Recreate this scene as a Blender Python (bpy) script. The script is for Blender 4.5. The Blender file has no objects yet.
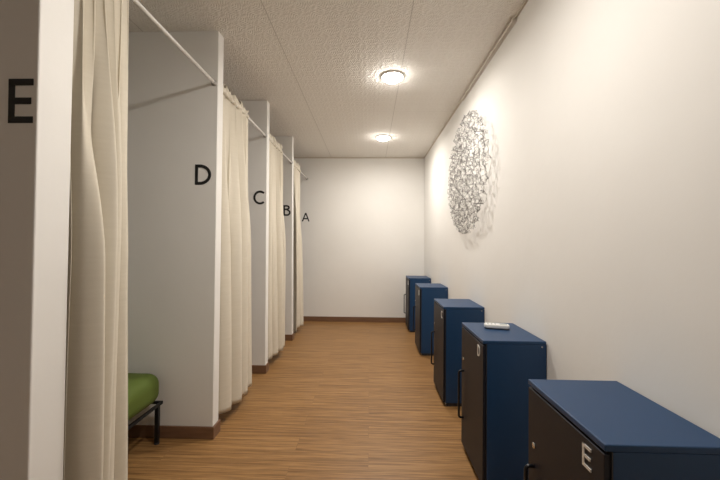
import bpy, bmesh, math, random
from mathutils import Vector, Matrix, noise

C = bpy.context.scene.collection
PI = math.pi

# ------------------------------------------------------------------ camera
CAM_H, F_PX = 1.278, 345.0
YAW, PITCH, ROLL = 0.029, 0.011, 0.008
def unrot(x, y, z):                       # camera frame (right, up, forward) -> room
    U, V = x, -y
    c, s = math.cos(ROLL), math.sin(ROLL); U, V = U*c + V*s, -U*s + V*c
    x, y = U, -V
    c, s = math.cos(PITCH), math.sin(PITCH); y, z = y*c + z*s, -y*s + z*c
    c, s = math.cos(YAW), math.sin(YAW); x, z = x*c - z*s, x*s + z*c
    return Vector((x, z, y))
r, u, f = unrot(1, 0, 0), unrot(0, 1, 0), unrot(0, 0, 1)
cam = bpy.data.cameras.new('camera'); cam.sensor_width = 36; cam.lens = F_PX*36/720
cam.clip_start = .02
co = bpy.data.objects.new('camera', cam); C.objects.link(co)
m = Matrix.Identity(4)
for i in range(3):
    m[i][0] = r[i]; m[i][1] = u[i]; m[i][2] = -f[i]
m[2][3] = CAM_H
co.matrix_world = m
bpy.context.scene.camera = co

# ------------------------------------------------------------------ world and exposure
w = bpy.data.worlds.new('world'); bpy.context.scene.world = w
w.use_nodes = True
w.node_tree.nodes['Background'].inputs[0].default_value = (.9, .9, 1, 1)
w.node_tree.nodes['Background'].inputs[1].default_value = .02
vs = bpy.context.scene.view_settings
vs.view_transform = 'Standard'; vs.look = 'None'; vs.gamma = 1; vs.use_curve_mapping = False
vs.exposure = 0.0
LAMP_W = 24.5                              # watts of each ceiling downlight
LAMP_SPOTS = [(.04, 1.24, .88), (.18, 2.913, 1.0), (.165, 4.584, 1.0), (.18, -1.9, .25)]  # last entry is an invented fill lamp, out of view behind the camera
LAMP_COL = (1.0, .945, .88)

# ------------------------------------------------------------------ materials
def mat(name, col, rough=.6, metal=0, spec=.5):
    m = bpy.data.materials.new(name); m.use_nodes = True
    b = m.node_tree.nodes['Principled BSDF']
    b.inputs['Base Color'].default_value = (*col, 1)
    b.inputs['Roughness'].default_value = rough
    b.inputs['Metallic'].default_value = metal
    b.inputs['Specular IOR Level'].default_value = spec
    return m
def nodes(m):
    return m.node_tree.nodes, m.node_tree.links, m.node_tree.nodes['Principled BSDF']
def coords(m, scale=(1, 1, 1), kind='Object'):
    n, l, b = nodes(m)
    t = n.new('ShaderNodeTexCoord'); mp = n.new('ShaderNodeMapping')
    mp.inputs['Scale'].default_value = scale
    l.new(t.outputs[kind], mp.inputs[0]); return mp.outputs[0]
def noisy(m, scale, bump=.1, dist=.01, colvar=None, stretch=(1, 1, 1), detail=4):
    n, l, b = nodes(m)
    v = coords(m, stretch)
    t = n.new('ShaderNodeTexNoise'); t.inputs['Scale'].default_value = scale; t.inputs['Detail'].default_value = detail
    l.new(v, t.inputs['Vector'])
    if bump:
        bp = n.new('ShaderNodeBump'); bp.inputs['Strength'].default_value = bump; bp.inputs['Distance'].default_value = dist
        l.new(t.outputs['Fac'], bp.inputs['Height']); l.new(bp.outputs[0], b.inputs['Normal'])
    if colvar:
        rp = n.new('ShaderNodeValToRGB')
        rp.color_ramp.elements[0].position = .3; rp.color_ramp.elements[1].position = .7
        rp.color_ramp.elements[0].color = (*colvar[0], 1); rp.color_ramp.elements[1].color = (*colvar[1], 1)
        l.new(t.outputs['Fac'], rp.inputs[0]); l.new(rp.outputs[0], b.inputs['Base Color'])
    return m

def wall_paint():
    m = mat('white_wall_paint', (.8, .79, .77), .75, spec=.25)
    n, l, b = nodes(m)
    v = coords(m)
    big = n.new('ShaderNodeTexNoise'); big.inputs['Scale'].default_value = 1.7; big.inputs['Detail'].default_value = 3
    l.new(v, big.inputs['Vector'])
    rp = n.new('ShaderNodeValToRGB')
    rp.color_ramp.elements[0].position = .3; rp.color_ramp.elements[1].position = .7
    rp.color_ramp.elements[0].color = (.84, .825, .79, 1); rp.color_ramp.elements[1].color = (.87, .855, .82, 1)
    l.new(big.outputs['Fac'], rp.inputs[0])
    # a few small scuffs
    vo = n.new('ShaderNodeTexVoronoi'); vo.inputs['Scale'].default_value = 1.6
    l.new(v, vo.inputs['Vector'])
    rp2 = n.new('ShaderNodeValToRGB')
    rp2.color_ramp.elements[0].position = .012; rp2.color_ramp.elements[1].position = .03
    rp2.color_ramp.elements[0].color = (.86, .85, .84, 1); rp2.color_ramp.elements[1].color = (1, 1, 1, 1)
    l.new(vo.outputs['Distance'], rp2.inputs[0])
    mx = n.new('ShaderNodeMix'); mx.data_type = 'RGBA'; mx.blend_type = 'MULTIPLY'; mx.inputs[0].default_value = 1
    l.new(rp.outputs[0], mx.inputs[6]); l.new(rp2.outputs[0], mx.inputs[7]); l.new(mx.outputs[2], b.inputs['Base Color'])
    fine = n.new('ShaderNodeTexNoise'); fine.inputs['Scale'].default_value = 9; fine.inputs['Detail'].default_value = 5
    l.new(v, fine.inputs['Vector'])
    bp = n.new('ShaderNodeBump'); bp.inputs['Strength'].default_value = .25; bp.inputs['Distance'].default_value = .006
    l.new(fine.outputs['Fac'], bp.inputs['Height']); l.new(bp.outputs[0], b.inputs['Normal'])
    return m

def math_node(n, l, op, a, b=None, c=None):
    k = n.new('ShaderNodeMath'); k.operation = op
    for i, x in enumerate((a, b, c)):
        if x is None: continue
        if isinstance(x, (int, float)): k.inputs[i].default_value = x
        else: l.new(x, k.inputs[i])
    return k.outputs[0]

def ceiling_panel():
    m = mat('embossed_ceiling_panel', (.56, .50, .43), .85, spec=.2)
    n, l, b = nodes(m)
    v = coords(m)
    s = n.new('ShaderNodeSeparateXYZ'); l.new(v, s.inputs[0])
    M = lambda op, a, b_=None, c=None: math_node(n, l, op, a, b_, c)
    P = .13
    fx = M('ABSOLUTE', M('SUBTRACT', M('FRACT', M('DIVIDE', s.outputs[0], P)), .5))
    fy = M('ABSOLUTE', M('SUBTRACT', M('FRACT', M('DIVIDE', s.outputs[1], P)), .5))
    dia = M('ADD', fx, fy); sq = M('MAXIMUM', fx, fy)
    a = M('SINE', M('MULTIPLY', dia, 22)); c = M('SINE', M('MULTIPLY', sq, 32))
    pat = M('MULTIPLY', M('MULTIPLY', a, c), .5)
    nz = n.new('ShaderNodeTexNoise'); nz.inputs['Scale'].default_value = 60; nz.inputs['Detail'].default_value = 3
    l.new(v, nz.inputs['Vector'])
    h = M('ADD', pat, M('MULTIPLY', nz.outputs['Fac'], 1.6))
    # seams between the boards
    px = M('ABSOLUTE', M('SUBTRACT', M('FRACT', M('DIVIDE', M('ADD', s.outputs[0], .65), .895)), .5))
    seamx = M('GREATER_THAN', px, .4972)
    py = M('ABSOLUTE', M('SUBTRACT', M('FRACT', M('DIVIDE', M('ADD', s.outputs[1], -3.7), 1.82)), .5))
    seamy = M('MULTIPLY', M('GREATER_THAN', py, .4988), .5)
    seam = M('MAXIMUM', seamx, seamy)
    bp = n.new('ShaderNodeBump'); bp.inputs['Strength'].default_value = .6; bp.inputs['Distance'].default_value = .005
    l.new(h, bp.inputs['Height']); l.new(bp.outputs[0], b.inputs['Normal'])
    rp = n.new('ShaderNodeValToRGB')
    rp.color_ramp.elements[0].position = .3; rp.color_ramp.elements[1].position = 1.0
    rp.color_ramp.elements[0].color = (.87, .84, .785, 1); rp.color_ramp.elements[1].color = (.93, .905, .855, 1)
    l.new(M('ADD', M('MULTIPLY', pat, .6), nz.outputs['Fac']), rp.inputs[0])
    mx = n.new('ShaderNodeMix'); mx.data_type = 'RGBA'; l.new(M('MULTIPLY', seam, .38), mx.inputs[0])
    l.new(rp.outputs[0], mx.inputs[6]); mx.inputs[7].default_value = (.2, .17, .13, 1)
    l.new(mx.outputs[2], b.inputs['Base Color'])
    return m

def wood_floor():
    m = mat('oak_plank_floor', (.4, .22, .1), .42, spec=.35)
    n, l, b = nodes(m)
    v = coords(m)
    br = n.new('ShaderNodeTexBrick')
    br.inputs['Scale'].default_value = 1; br.inputs['Brick Width'].default_value = 1.22; br.inputs['Row Height'].default_value = .152
    br.inputs['Mortar Size'].default_value = .0012; br.inputs['Mortar Smooth'].default_value = .1
    br.inputs['Color1'].default_value = (.0, .0, .0, 1); br.inputs['Color2'].default_value = (1, 1, 1, 1)
    br.inputs['Mortar'].default_value = (.4, .4, .4, 1); br.offset = .37
    l.new(v, br.inputs['Vector'])
    # shift the grain from plank to plank
    cx = n.new('ShaderNodeVectorMath'); cx.operation = 'MULTIPLY_ADD'
    l.new(br.outputs['Color'], cx.inputs[0]); cx.inputs[1].default_value = (7, 3, 5); l.new(v, cx.inputs[2])
    mp = n.new('ShaderNodeMapping'); mp.inputs['Scale'].default_value = (1.0, 34, 1); l.new(cx.outputs[0], mp.inputs[0])
    g = n.new('ShaderNodeTexNoise'); g.inputs['Scale'].default_value = 1.6; g.inputs['Detail'].default_value = 7; g.inputs['Roughness'].default_value = .62
    g.inputs['Distortion'].default_value = .35
    l.new(mp.outputs[0], g.inputs['Vector'])
    mp2 = n.new('ShaderNodeMapping'); mp2.inputs['Scale'].default_value = (5, 150, 1); l.new(cx.outputs[0], mp2.inputs[0])
    g2 = n.new('ShaderNodeTexNoise'); g2.inputs['Scale'].default_value = 1; g2.inputs['Detail'].default_value = 3
    l.new(mp2.outputs[0], g2.inputs['Vector'])
    rp = n.new('ShaderNodeValToRGB'); e = rp.color_ramp.elements
    e[0].position = .30; e[0].color = (.145, .070, .024, 1)
    e[1].position = .72; e[1].color = (.46, .262, .105, 1)
    x = e.new(.42); x.color = (.215, .108, .038, 1)
    x = e.new(.55); x.color = (.345, .186, .068, 1)
    M = lambda op, a, b_=None, c=None: math_node(n, l, op, a, b_, c)
    val = M('ADD', M('MULTIPLY', g.outputs['Fac'], .57), M('MULTIPLY', g2.outputs['Fac'], .43))
    val = M('ADD', val, M('MULTIPLY', M('SUBTRACT', br.outputs['Color'], .5), .025))
    l.new(val, rp.inputs[0])
    mx = n.new('ShaderNodeMix'); mx.data_type = 'RGBA'; l.new(M('MULTIPLY', br.outputs['Fac'], .3), mx.inputs[0])
    l.new(rp.outputs[0], mx.inputs[6]); mx.inputs[7].default_value = (.14, .07, .03, 1)
    l.new(mx.outputs[2], b.inputs['Base Color'])
    bp = n.new('ShaderNodeBump'); bp.inputs['Strength'].default_value = .15; bp.inputs['Distance'].default_value = .002
    l.new(g2.outputs['Fac'], bp.inputs['Height']); l.new(bp.outputs[0], b.inputs['Normal'])
    return m

WALL = wall_paint()
CEIL = ceiling_panel()
FLOOR = wood_floor()
SKIRT = noisy(mat('brown_skirting_wood', (.19, .10, .055), .45), 3, .05, .002, ((.165, .085, .045), (.215, .115, .065)), (2, 2, 30))
TRIM = mat('beige_ceiling_trim', (.62, .55, .46), .6)
TRUNK = mat('white_cable_trunking', (.62, .57, .50), .5)
LINEN = mat('cream_linen', (.70, .645, .53), .9, spec=.15)
def weave(m):
    n, l, b = nodes(m)
    v = coords(m, (260, 260, 260))
    w1 = n.new('ShaderNodeTexNoise'); w1.inputs['Scale'].default_value = 1.0; w1.inputs['Detail'].default_value = 2
    l.new(v, w1.inputs['Vector'])
    v2 = coords(m, (6, 6, 90)); w2 = n.new('ShaderNodeTexNoise'); w2.inputs['Scale'].default_value = 1; l.new(v2, w2.inputs['Vector'])
    s = math_node(n, l, 'ADD', w1.outputs['Fac'], w2.outputs['Fac'])
    bp = n.new('ShaderNodeBump'); bp.inputs['Strength'].default_value = .12; bp.inputs['Distance'].default_value = .0012
    l.new(s, bp.inputs['Height']); l.new(bp.outputs[0], b.inputs['Normal'])
    rp = n.new('ShaderNodeValToRGB')
    rp.color_ramp.elements[0].position = .3; rp.color_ramp.elements[1].position = .7
    rp.color_ramp.elements[0].color = (.675, .62, .515, 1); rp.color_ramp.elements[1].color = (.70, .645, .54, 1)
    l.new(w2.outputs['Fac'], rp.inputs[0]); l.new(rp.outputs[0], b.inputs['Base Color'])
weave(LINEN)
ROD = mat('white_painted_steel', (.78, .76, .72), .35)
GREYM = mat('grey_metal', (.55, .54, .52), .4, .4)
NAVY = noisy(mat('navy_blue_powder_coat', (.010, .047, .125), .42, spec=.45), 900, .04, .0005)
DOOR = noisy(mat('dark_slate_door_coat', (.008, .009, .015), .5, spec=.4), 900, .04, .0005)
BLACKM = mat('black_steel', (.012, .013, .016), .3, .3)
SILVER = mat('silver_letter', (.72, .70, .66), .35, .25)
CHROME = mat('chrome', (.7, .7, .7), .2, 1)
VINYL = mat('black_vinyl', (.008, .008, .008), .45)
GREEN = noisy(mat('green_upholstery', (.115, .165, .03), .6, spec=.3), 400, .15, .001)
WHITEP = mat('white_plastic', (.8, .8, .78), .3)
GREYP = mat('light_grey_plastic', (.42, .45, .43), .4)
DARKP = mat('dark_plastic', (.03, .03, .035), .4)
WIRE = mat('grey_wire', (.17, .16, .15), .6, .0)
EMIT = bpy.data.materials.new('lamp_glow'); EMIT.use_nodes = True
_n, _l, _b = nodes(EMIT)
_b.inputs['Base Color'].default_value = (1, 1, 1, 1)
_b.inputs['Emission Color'].default_value = (1, .95, .88, 1); _b.inputs['Emission Strength'].default_value = 1

# ------------------------------------------------------------------ helpers
def obj(name, bm, material, parent=None, smooth=False, bevel=0, seg=2):
    me = bpy.data.meshes.new(name); 
    bmesh.ops.recalc_face_normals(bm, faces=bm.faces)
    bm.to_mesh(me); bm.free()
    me.materials.append(material)
    if smooth:
        for p in me.polygons: p.use_smooth = True
    o = bpy.data.objects.new(name, me); C.objects.link(o)
    if parent: o.parent = parent
    if bevel:
        md = o.modifiers.new('bevel', 'BEVEL'); md.width = bevel; md.segments = seg; md.limit_method = 'ANGLE'
    return o
def tag(o, label=None, cat=None, group=None, kind=None):
    if label: o['label'] = label
    if cat: o['category'] = cat
    if group: o['group'] = group
    if kind: o['kind'] = kind
    return o
def thing(name, label, cat, loc=(0, 0, 0), group=None):
    o = bpy.data.objects.new(name, None); C.objects.link(o); o.location = loc; o.empty_display_size = .1
    return tag(o, label, cat, group)
def struct(name, bm, m, **k):
    return tag(obj(name, bm, m, **k), kind='structure')
def box(bm, a, b):
    x0, y0, z0 = a; x1, y1, z1 = b
    v = [bm.verts.new(p) for p in ((x0,y0,z0),(x1,y0,z0),(x1,y1,z0),(x0,y1,z0),(x0,y0,z1),(x1,y0,z1),(x1,y1,z1),(x0,y1,z1))]
    for q in ((3,2,1,0),(4,5,6,7),(0,1,5,4),(1,2,6,5),(2,3,7,6),(3,0,4,7)): bm.faces.new([v[i] for i in q])
def bx(a, b):
    bm = bmesh.new(); box(bm, a, b); return bm
def hexa(bot, top):
    """solid from four bottom and four top corners in the same order"""
    bm = bmesh.new(); v = [bm.verts.new(p) for p in bot] + [bm.verts.new(p) for p in top]
    for q in ((3,2,1,0),(4,5,6,7),(0,1,5,4),(1,2,6,5),(2,3,7,6),(3,0,4,7)): bm.faces.new([v[i] for i in q])
    return bm
def tube(bm, pts, rad, n=10, cap=True):
    pts = [Vector(p) for p in pts]; rings = []
    prev = None
    for i, p in enumerate(pts):
        d = (pts[min(i+1, len(pts)-1)] - pts[max(i-1, 0)]).normalized()
        if prev is None:
            a = d.orthogonal().normalized()
        else:
            a = (prev - d*prev.dot(d)).normalized()
        prev = a; b = d.cross(a)
        rr = rad[i] if isinstance(rad, (list, tuple)) else rad
        rings.append([bm.verts.new(p + (a*math.cos(t) + b*math.sin(t))*rr) for t in [2*PI*k/n for k in range(n)]])
    for A, B in zip(rings, rings[1:]):
        for k in range(n): bm.faces.new((A[k], A[(k+1) % n], B[(k+1) % n], B[k]))
    if cap: bm.faces.new(rings[0][::-1]); bm.faces.new(rings[-1])
def lathe(bm, prof, n=32, M=Matrix.Identity(4)):
    rings = []
    for r_, z in prof:
        rings.append([bm.verts.new(M @ Vector((r_*math.cos(2*PI*k/n), r_*math.sin(2*PI*k/n), z))) for k in range(n)])
    for A, B in zip(rings, rings[1:]):
        for k in range(n): bm.faces.new((A[k], A[(k+1) % n], B[(k+1) % n], B[k]))
    bm.faces.new(rings[0][::-1]); bm.faces.new(rings[-1])

# letters as flat strokes, unit height
def arc(cx, cy, rx, ry, a0, a1, n=20):
    return [(cx + rx*math.cos(math.radians(a0 + (a1-a0)*k/n)), cy + ry*math.sin(math.radians(a0 + (a1-a0)*k/n))) for k in range(n+1)]
def letter_strokes(ch, W, w):
    h = w/2
    if ch == 'E': return [[(h, 0), (h, 1)], [(0, h), (W, h)], [(0, .5), (W*.92, .5)], [(0, 1-h), (W, 1-h)]]
    if ch == 'D': return [[(h, 0), (h, 1)], [(0, 1-h), (W*.3, 1-h)] + arc(W*.3, .5, W*.7-h, .5-h, 90, -90)[1:] + [(0, h)]]
    if ch == 'C': return [arc(W*.56, .5, W*.56-h, .5-h, 48, 312, 30)]
    if ch == 'B': return [[(h, 0), (h, 1)],
                          [(0, 1-h), (W*.42, 1-h)] + arc(W*.42, .765, W*.46-h, .235-h, 90, -90, 14)[1:] + [(0, .53+h)],
                          [(0, .53+h), (W*.5, .53+h)] + arc(W*.5, .265+h/2, W*.5-h, .265-h/2, 90, -90, 14)[1:] + [(0, h)]]
    if ch == 'A': return [[(h*.9, 0), (W/2, 1.0)], [(W-h*.9, 0), (W/2, 1.0)], [(W*.2, .33), (W*.8, .33)]]
def letter_mesh(ch, W, w, size, org, ax, up, depth):
    """org lower-left corner; ax along the text, up, raised by depth along ax x up"""
    org, ax, up = Vector(org), Vector(ax), Vector(up); nrm = ax.cross(up)
    bm = bmesh.new()
    for k, st in enumerate(letter_strokes(ch, W, w)):
        P = [Vector(p) for p in st]; L = []; R = []
        for i, p in enumerate(P):
            d = (P[min(i+1, len(P)-1)] - P[max(i-1, 0)]).normalized(); q = Vector((-d.y, d.x))*w/2
            L.append(p+q); R.append(p-q)
        dd = depth + k*.00006
        T = lambda q, e: bm.verts.new(org + ax*q.x*size + up*q.y*size + nrm*e)
        lf = [(T(a, 0), T(a, dd), T(b, dd), T(b, 0)) for a, b in zip(L, R)]
        for A, B in zip(lf, lf[1:]):
            for j in range(4): bm.faces.new((A[j], A[(j+1) % 4], B[(j+1) % 4], B[j]))
        bm.faces.new(lf[0]); bm.faces.new(lf[-1][::-1])
    return bm

# ------------------------------------------------------------------ the room
H = 2.7
YB, YF = 5.663, -3.4           # back wall, wall behind the camera
XL = -2.75                     # far side of the booths
T = .12
struct('floor', bx((XL-T, YF-T, -.1), (1.15, YB+T, 0)), FLOOR)
struct('ceiling', bx((XL-T, YF-T, H), (1.15, YB+T, H+.1)), CEIL)
struct('wall_back', bx((XL-T, YB, 0), (1.15, YB+T, H)), WALL)
struct('wall_front', bx((XL-T, YF-T, 0), (1.15, YF, H)), WALL)
struct('wall_left', bx((XL-T, YF, 0), (XL, YB, H)), WALL)
def xr(y, z):                  # the right wall stands slightly out of square
    return .943 - .0056*(y+3.4) - .012*z/H
struct('wall_right', hexa([(xr(YF, 0), YF, 0), (1.15, YF, 0), (1.15, YB, 0), (xr(YB, 0), YB, 0)],
                          [(xr(YF, H), YF, H), (1.15, YF, H), (1.15, YB, H), (xr(YB, H), YB, H)]), WALL)
# partitions between the booths: (near face at foot, near face at ceiling, thickness, end x at foot, end x at ceiling)
PARTS = {'E': (1.012, 1.031, .122, -1.022, -1.022),
         'D': (2.235, 2.272, .085, -1.016, -1.026),
         'C': (3.372, 3.395, .085, -1.018, -1.034),
         'B': (4.520, 4.529, .085, -1.016, -1.040)}
for ch, (y0, y1, t, x0, x1) in PARTS.items():
    nm = 'wall_partition'
    struct(nm, hexa([(XL, y0, 0), (x0, y0, 0), (x0, y0+t, 0), (XL, y0+t, 0)],
                    [(XL, y1, H), (x1, y1, H), (x1, y1+t, H), (XL, y1+t, H)]), WALL, bevel=.004)
    # skirting wraps the end of the partition
    s = .011; bm = bmesh.new()
    def pr(z): 
        k = z/H; a = y0+(y1-y0)*k; xe = x0+(x1-x0)*k
        return [(XL, a-s, z), (xe+s, a-s, z), (xe+s, a+t+s, z), (XL, a+t+s, z)]
    struct('baseboard_partition', hexa(pr(0), pr(.078)), SKIRT, bevel=.003)
struct('baseboard_back', bx((XL, YB-.012, 0), (.88, YB, .08)), SKIRT, bevel=.003)
struct('baseboard_left', bx((XL, YF, 0), (XL+.012, YB, .08)), SKIRT, bevel=.003)
# thin trim between back wall and ceiling, cable trunking high on the right wall
struct('trim_1', bx((XL, YB-.014, H-.016), (.885, YB, H)), TRIM)
bm = hexa([(xr(YF, H-.014)-.012, YF, H-.014), (xr(YF, H-.014)+.01, YF, H-.014), (xr(YB, H-.014)+.01, YB, H-.014), (xr(YB, H-.014)-.012, YB, H-.014)],
          [(xr(YF, H)-.012, YF, H), (xr(YF, H)+.01, YF, H), (xr(YB, H)+.01, YB, H), (xr(YB, H)-.012, YB, H)])
struct('trim_2', bm, TRIM)
struct('trim_3', bx((.872, 2.15, H-.034), (.903, 3.35, H-.0145)), TRUNK, bevel=.003)

# ------------------------------------------------------------------ ceiling downlights
def downlight(x, y, k, label):
    t = thing('ceiling_downlight', label, 'ceiling light', (x, y, H), 'round downlights in the ceiling')
    bm = bmesh.new(); lathe(bm, [(.084, 0), (.100, 0), (.100, -.005), (.094, -.012), (.084, -.012)])
    obj('trim_ring', bm, ROD, t, True)
    bm = bmesh.new(); lathe(bm, [(.084*math.sin(a)+.0005, -.010-.034*math.cos(a)) for a in [math.radians(d) for d in range(0, 91, 9)]] + [(.0845, -.002)])
    em = EMIT.copy(); em.node_tree.nodes['Principled BSDF'].inputs['Emission Strength'].default_value = LAMP_W*.36*k/(PI*.029)
    em.node_tree.nodes['Principled BSDF'].inputs['Emission Color'].default_value = (*LAMP_COL, 1)
    obj('frosted_dome', bm, em, t, True)
    L = bpy.data.lights.new('downlight_lamp', 'AREA'); L.shape = 'DISK'; L.size = .09; L.spread = math.radians(174); L.energy = LAMP_W*.66*k; L.color = LAMP_COL
    o = bpy.data.objects.new('downlight_lamp', L); C.objects.link(o); o.parent = t; o.location = (0, 0, -.050)
LAMP_LABELS = ['round white downlight in the ceiling nearest the camera, above the first booth curtain',
               'larger-looking glowing ceiling downlight, level with the wire wall sculpture',
               'small far ceiling downlight, closest to the back wall',
               'unseen fill downlight added in the ceiling behind the camera']
for (x, y, k), lb in zip(LAMP_SPOTS, LAMP_LABELS): downlight(x, y, k, lb)

# ------------------------------------------------------------------ letters on partitions and back wall
def wall_letter(ch, x0, x1, z0, size, y, label):
    o = obj('wall_letter', letter_mesh(ch, (x1-x0)/size, .148, size, (0, 0, 0), (1, 0, 0), (0, 0, 1), .0015), VINYL)
    o.location = (x0, y, z0)
    tag(o, label, 'letter', 'black booth letters')
wall_letter('E', -1.113, -1.035, 1.640, .136, 1.0236, 'black letter E on the nearest white partition, left edge of the view')
wall_letter('D', -1.167, -1.058, 1.661, .136, 2.2577, 'black letter D on the white partition beyond the green bench')
wall_letter('C', -1.160, -1.040, 1.660, .138, 3.3862, 'black letter C on the white partition behind the second curtain')
wall_letter('B', -1.147, -1.052, 1.640, .142, 4.5255, 'black letter B on the last white partition')
wall_letter('A', -1.128, -1.000, 1.640, .140, YB-.0001, 'black letter A on the far back wall')

# ------------------------------------------------------------------ curtain rods and curtains
RX, RZ = -1.048, 2.345
def rod(y0, y1, label):
    t = thing('curtain_rod', label, 'curtain rod', (RX, y0, RZ), 'white booth curtain rods')
    L = y1 - y0
    bm = bmesh.new(); tube(bm, [(0, .003, 0), (0, L-.003, 0)], .0105, 14); obj('pole', bm, ROD, t, True)
    for yy, sg in ((0, 1), (L, -1)):
        bm = bmesh.new(); tube(bm, [(0, yy+sg*.0005, 0), (0, yy+sg*.004, 0), (0, yy+sg*.006, 0), (0, yy+sg*.022, 0)], [.021, .021, .0145, .0135], 18)
        obj('end_socket', bm, GREYM, t, True)
def smooth(a, b, x):
    x = max(0, min(1, (x-a)/(b-a))); return x*x*(3-2*x)
def curtain(y0, y1, seed, label, n_low=3, n_hi=6, zb=.085, amp=.062, lean=0.0, spread=.0):
    rnd = random.Random(seed)
    t = thing('booth_curtain', label, 'curtain', (RX, y0, 0), 'cream booth curtains')
    W = y1-y0; NU, NV = 220, 70; ztop = RZ-.012
    ph = [rnd.uniform(0, 6.28) for _ in range(8)]
    am = [rnd.uniform(.75, 1.15) for _ in range(12)]
    def warp(u, v, f0, s):     # uneven fold widths
        return u + .012*math.sin(2*PI*1.3*u + ph[0]+s) + .009*math.sin(2*PI*2.7*u + ph[1]+s + 1.2*v)
    def P(u, v):               # v = 0 top, 1 hem
        a = 2*PI*n_low*warp(u, v, 0, 0) + ph[2] + .55*math.sin(2.2*v + ph[3])
        b = 2*PI*n_hi*warp(u, v, 0, 1) + ph[4]
        g = smooth(.0, .5, v)
        loc = .8 + .35*math.sin(2*PI*.9*u + ph[5] + 1.5*v)
        A = (.022 + (amp-.022)*g)*loc
        fold = 2*math.sqrt(math.sin(a/2)**2*.99+.01)-1.1
        x = A*(g*fold + (1-g)*.9*math.sin(b) + .20*g*(1-g)*4*math.sin(b*.5+a*.3) + .10*math.sin(2*a+ph[6])*g)
        y = W*u*(1 + spread*v) + (W/n_low)*.30*g*-math.sin(a) * (u*(1-u)*4)**.5 + .006*(1-g)*math.sin(2*b)
        x += lean*v*(.25+.75*u) + .004*math.sin(5*v+ph[7]+6*u)
        z = ztop + (zb-ztop)*v + (.006*math.sin(a) if v > .98 else 0)
        return (x, y, z)
    bm = bmesh.new(); G = [[bm.verts.new(P(i/NU, j/NV)) for i in range(NU+1)] for j in range(NV+1)]
    for j in range(NV):
        for i in range(NU): bm.faces.new((G[j][i], G[j][i+1], G[j+1][i+1], G[j+1][i]))
    o = obj('fabric', bm, LINEN, t, True)
    md = o.modifiers.new('thickness', 'SOLIDIFY'); md.thickness = .0022; md.offset = 0
    # gathered rod pocket with a standing frill
    bm = bmesh.new(); rings = []; NP = 180
    for i in range(NP+1):
        u = i/NP; b = 2*PI*n_hi*warp(u, 0, 0, 1) + ph[4]
        rr = .0165 + .006*math.sin(b) + .002*math.sin(2.3*b+1)
        up = .040 + .020*math.sin(b+ph[5]) + .012*math.sin(b*2.3+ph[6])
        sway = .015*math.sin(b+.5) + .006*math.sin(1.7*b)
        prof = [(-rr*.5, -rr*.95), (-rr, -rr*.3), (-rr*.95, rr*.45), (-rr*.35, rr*.95), (sway*.6-.002, .022+up*.35), (sway-.0012, .018+up),
                (sway+.0012, .018+up), (sway*.6+.002, .022+up*.35), (rr*.35, rr*.95), (rr*.95, rr*.45), (rr, -rr*.3), (rr*.5, -rr*.95)]
        rings.append([bm.verts.new((px, W*u, RZ+pz)) for px, pz in prof])
    for A, B in zip(rings, rings[1:]):
        for k in range(12): bm.faces.new((A[k], A[(k+1) % 12], B[(k+1) % 12], B[k]))
    bm.faces.new(rings[0][::-1]); bm.faces.new(rings[-1])
    obj('gathered_header', bm, LINEN, t, True)
def pf(ch, z): y0, y1, t, a, b = PARTS[ch]; return y0+(y1-y0)*z/H, y0+(y1-y0)*z/H+t
rod(pf('E', RZ)[1], pf('D', RZ)[0], 'white curtain rod of the nearest booth, running to the letter D partition')
rod(pf('D', RZ)[1], pf('C', RZ)[0], 'white curtain rod ending at the letter C partition')
rod(pf('C', RZ)[1], pf('B', RZ)[0], 'white curtain rod ending at the letter B partition')
rod(pf('B', RZ)[1], YB, 'white curtain rod of the farthest booth, ending at the back wall')
curtain(1.176, 1.452, 5, 'tall cream linen curtain nearest the camera, bunched in front of the green bench', 4.4, 6, lean=.0, spread=.02, zb=.05, amp=.08)
curtain(2.345, 2.870, 11, 'cream curtain bunched between the letter D and letter C partitions', 3.9, 5.6, lean=.035, spread=.05)
curtain(3.480, 3.990, 23, 'cream curtain bunched between the letter C and letter B partitions', 3.9, 5.6, lean=.035, spread=.05)
curtain(4.612, 5.090, 31, 'farthest cream curtain, beside the letter A on the back wall', 3.8, 5.6, lean=.03)

# ------------------------------------------------------------------ green bench in the nearest booth
t = thing('upholstered_bench', 'low bench with green upholstered cushion on a thin black metal frame, behind the nearest curtain', 'bench', (-1.685, 1.62, 0))
bx0, bx1, by0, by1 = -.36, .36, -.44, .56
bm = bmesh.new(); bmesh.ops.create_cube(bm, size=2)
bmesh.ops.subdivide_edges(bm, edges=bm.edges[:], cuts=24, use_grid_fill=True)
R_ = .072; hx, hy, hz = .368, .51, .096
def spread_(t):                                # gathers grid lines near the rounded edges
    return math.copysign(1-(1-abs(t))**1.8, t)
for v in bm.verts:
    p = Vector((spread_(v.co.x)*hx, spread_(v.co.y)*hy, spread_(v.co.z)*hz))
    q = Vector((max(-hx+R_, min(hx-R_, p.x)), max(-hy+R_, min(hy-R_, p.y)), max(-hz+R_, min(hz-R_, p.z))))
    d = p-q
    if d.length > 1e-6: p = q + d.normalized()*R_
    if p.z > 0: p.z += .014*(1-(p.x/hx)**2)*(1-(p.y/hy)**2)
    v.co = p + Vector((0, .06, .358))
obj('cushion', bm, GREEN, t, True)
bm = bmesh.new()
for a, b in (((bx0, by0), (bx1, by0)), ((bx1, by0), (bx1, by1)), ((bx1, by1), (bx0, by1)), ((bx0, by1), (bx0, by0))):
    x0, x1 = sorted((a[0], b[0])); y0, y1 = sorted((a[1], b[1]))
    box(bm, (x0-.006, y0-.006, .244), (x1+.006, y1+.006, .262))
obj('frame', bm, BLACKM, t)
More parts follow.
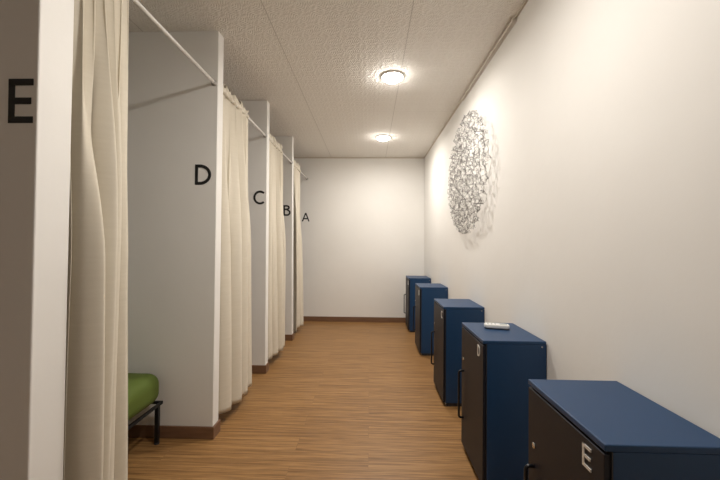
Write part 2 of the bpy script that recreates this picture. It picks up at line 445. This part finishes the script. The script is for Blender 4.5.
for x in (bx0, bx1):
    for y in (by0, by1):
        sx = .016 if x < 0 else -.016; sy = .016 if y < 0 else -.016
        bm = bmesh.new(); box(bm, (x+sx-.011, y+sy-.011, .008), (x+sx+.011, y+sy+.011, .246)); lg = obj('leg', bm, BLACKM, t)
        bm = bmesh.new(); lathe(bm, [(.015, 0), (.016, .004), (.013, .010)], 14, Matrix.Translation((x+sx, y+sy, 0))); obj('foot_cap', bm, DARKP, lg)

# ------------------------------------------------------------------ blue cabinets
CH, CX, CW = .785, .320, .418
def cabinet(x, y, ch, label):
    """x, y = front corner nearest the camera; the front faces -x"""
    t = thing('storage_cabinet', label, 'cabinet', (x, y, 0), 'navy blue cabinets along the right wall')
    bm = bmesh.new()
    box(bm, (.020, 0, .03), (CX, .016, CH-.018)); box(bm, (.020, CW-.016, .03), (CX, CW, CH-.018))
    box(bm, (.022, .016, .03), (CX, CW-.016, .05)); box(bm, (CX-.012, .016, .05), (CX, CW-.016, CH-.018))
    obj('body', bm, NAVY, t, bevel=.0006)
    obj('top_panel', bx((0, 0, CH-.018), (CX, CW, CH)), NAVY, t, bevel=.003)
    bm = bmesh.new(); box(bm, (.028, .012, 0), (CX-.012, CW-.012, .03)); obj('plinth', bm, DARKP, t)
    obj('face_frame', bx((.016, 0, .03), (.0195, CW, CH-.0185)), DARKP, t)
    d = obj('door', bx((0, .004, .034), (.0158, CW-.004, CH-.026)), DOOR, t, bevel=.002)
    bm = bmesh.new(); yh = CW-.045
    pts = [(0.0, yh, .495), (-.015, yh, .495)] + [(-.015-.012*math.sin(a), yh, .483+.012*math.cos(a)) for a in [math.radians(q) for q in (15, 45, 75, 90)]] + \
          [(-.027, yh, .207+.012) for a in (1,)] + [(-.015-.012*math.cos(a), yh, .219-.012*math.sin(a)) for a in [math.radians(q) for q in (15, 45, 75, 90)]] + [(0, yh, .207)]
    tube(bm, pts, .0066, 10)
    obj('handle', bm, BLACKM, d, True)
    bm = bmesh.new(); lathe(bm, [(.010, 0), (.010, .003), (.008, .0045), (.001, .0045)], 20, Matrix.Translation((0, CW-.050, .570)) @ Matrix.Rotation(-PI/2, 4, 'Y'))
    obj('lock', bm, CHROME, d, True)
    wd = {'E': .60, 'D': .66, 'C': .78, 'B': .62, 'A': .8}[ch]
    obj('letter', letter_mesh(ch, wd, .13, .060, (-.0002, 0.088, .682), (0, -1, 0), (0, 0, 1), .003), SILVER, d)
    bm = bmesh.new(); lathe(bm, [(.0035, 0), (.0035, .002), (.001, .003)], 12, Matrix.Translation((CX-.022, .0002, CH-.028)) @ Matrix.Rotation(PI/2, 4, 'X'))
    obj('rivet', bm, GREYM, t, True)
cabinet(.586, .877, 'E', 'nearest navy blue cabinet with white letter E, cut off by the bottom right corner')
cabinet(.586, 1.797, 'D', 'navy blue cabinet with white letter D and a small white remote on top')
cabinet(.586, 2.748, 'C', 'navy blue cabinet with white letter C, third from the camera')
cabinet(.578, 3.985, 'B', 'navy blue cabinet with letter B, second from the back wall')
cabinet(.566, 5.030, 'A', 'farthest navy blue cabinet, standing beside the back wall')

# remote control on cabinet D
t = thing('remote_control', 'small white remote control lying on top of the letter D cabinet', 'remote control', (.750, 2.062, CH+.0002))
t.rotation_euler = (0, 0, math.radians(-12))
def slab(L, W_, z0, z1, r_, inset=0):
    bm = bmesh.new(); pts = []
    for cx, cy, a0 in ((L/2-r_, W_/2-r_, 0), (-L/2+r_, W_/2-r_, 90), (-L/2+r_, -W_/2+r_, 180), (L/2-r_, -W_/2+r_, 270)):
        for q in range(0, 91, 15): pts.append((cx+(r_)*math.cos(math.radians(a0+q)), cy+r_*math.sin(math.radians(a0+q))))
    prev = None
    for z, k in ((z0, .97), (z0+(z1-z0)*.25, 1), (z0+(z1-z0)*.7, 1), (z0+(z1-z0)*.92, .975), (z1, .93)):
        ring = [bm.verts.new((px*k, py*(k*k), z)) for px, py in pts]
        if prev:
            for i in range(len(ring)): bm.faces.new((prev[i], prev[(i+1) % len(ring)], ring[(i+1) % len(ring)], ring[i]))
        else: bm.faces.new(ring[::-1])
        prev = ring
    bm.faces.new(prev); return bm
obj('base_shell', slab(.134, .054, 0, .007, .012), DARKP, t, True)
obj('body', slab(.140, .058, .007, .026, .02), WHITEP, t, False)
obj('display', bx((.018, -.014, .0256), (.056, .014, .0266)), GREYP, t)
for i in range(3):
    for j in range(2):
        bm = bmesh.new(); lathe(bm, [(.0042, .0256), (.0042, .0272), (.003, .0276)], 12, Matrix.Translation((-.048+.02*i, -.009+.018*j, 0))); obj('button', bm, GREYP, t, True)

# ------------------------------------------------------------------ wire sculpture on the right wall
rnd = random.Random(4)
AX, AY, AZ, RY_, RZ_ = .835, 3.07, 1.895, .60, .525
t = thing('wire_wall_sculpture', 'round grey openwork wire sculpture mounted on the white right wall', 'wall sculpture', (AX, AY, AZ))
pts = []
while len(pts) < 1900:
    a, q = rnd.uniform(0, 2*PI), math.sqrt(rnd.uniform(.003, 1))
    p = (q*math.cos(a), q*math.sin(a))
    if all((p[0]-o[0])**2+(p[1]-o[1])**2 > .00062 for o in pts[-820:]): pts.append(p)
P3 = [Vector((rnd.uniform(-.022, .022)-.012*(1-(a*a+b*b)), a*RY_, b*RZ_)) for a, b in pts]
bm = bmesh.new(); seen = set()
for i, p in enumerate(P3):
    near = sorted(range(len(P3)), key=lambda j: (P3[j]-p).length_squared)[1:6]
    rnd.shuffle(near)
    for j in near[:2]:
        k = (min(i, j), max(i, j))
        if k in seen: continue
        seen.add(k)
        a, b = p, P3[j]; d = (b-a)
        a2, b2 = a-d*.12, b+d*.12                  # ends run past the joint
        mid = (a2+b2)/2 + Vector((rnd.uniform(-.008, .008), rnd.uniform(-.004, .004), rnd.uniform(-.004, .004)))
        tube(bm, [a2, mid, b2], [.0008, .0014, .0008], 4)
obj('wire_mesh', bm, WIRE, t)
for a, b in ((.5, .55), (-.5, .55), (.5, -.55), (-.5, -.55), (0, 0)):
    bm = bmesh.new(); y, z = a*RY_, b*RZ_
    tube(bm, [(-.01, y, z), (xr(AY+y, AZ+z)-AX-.0005, y, z)], .003, 8); obj('standoff_pin', bm, WIRE, t)
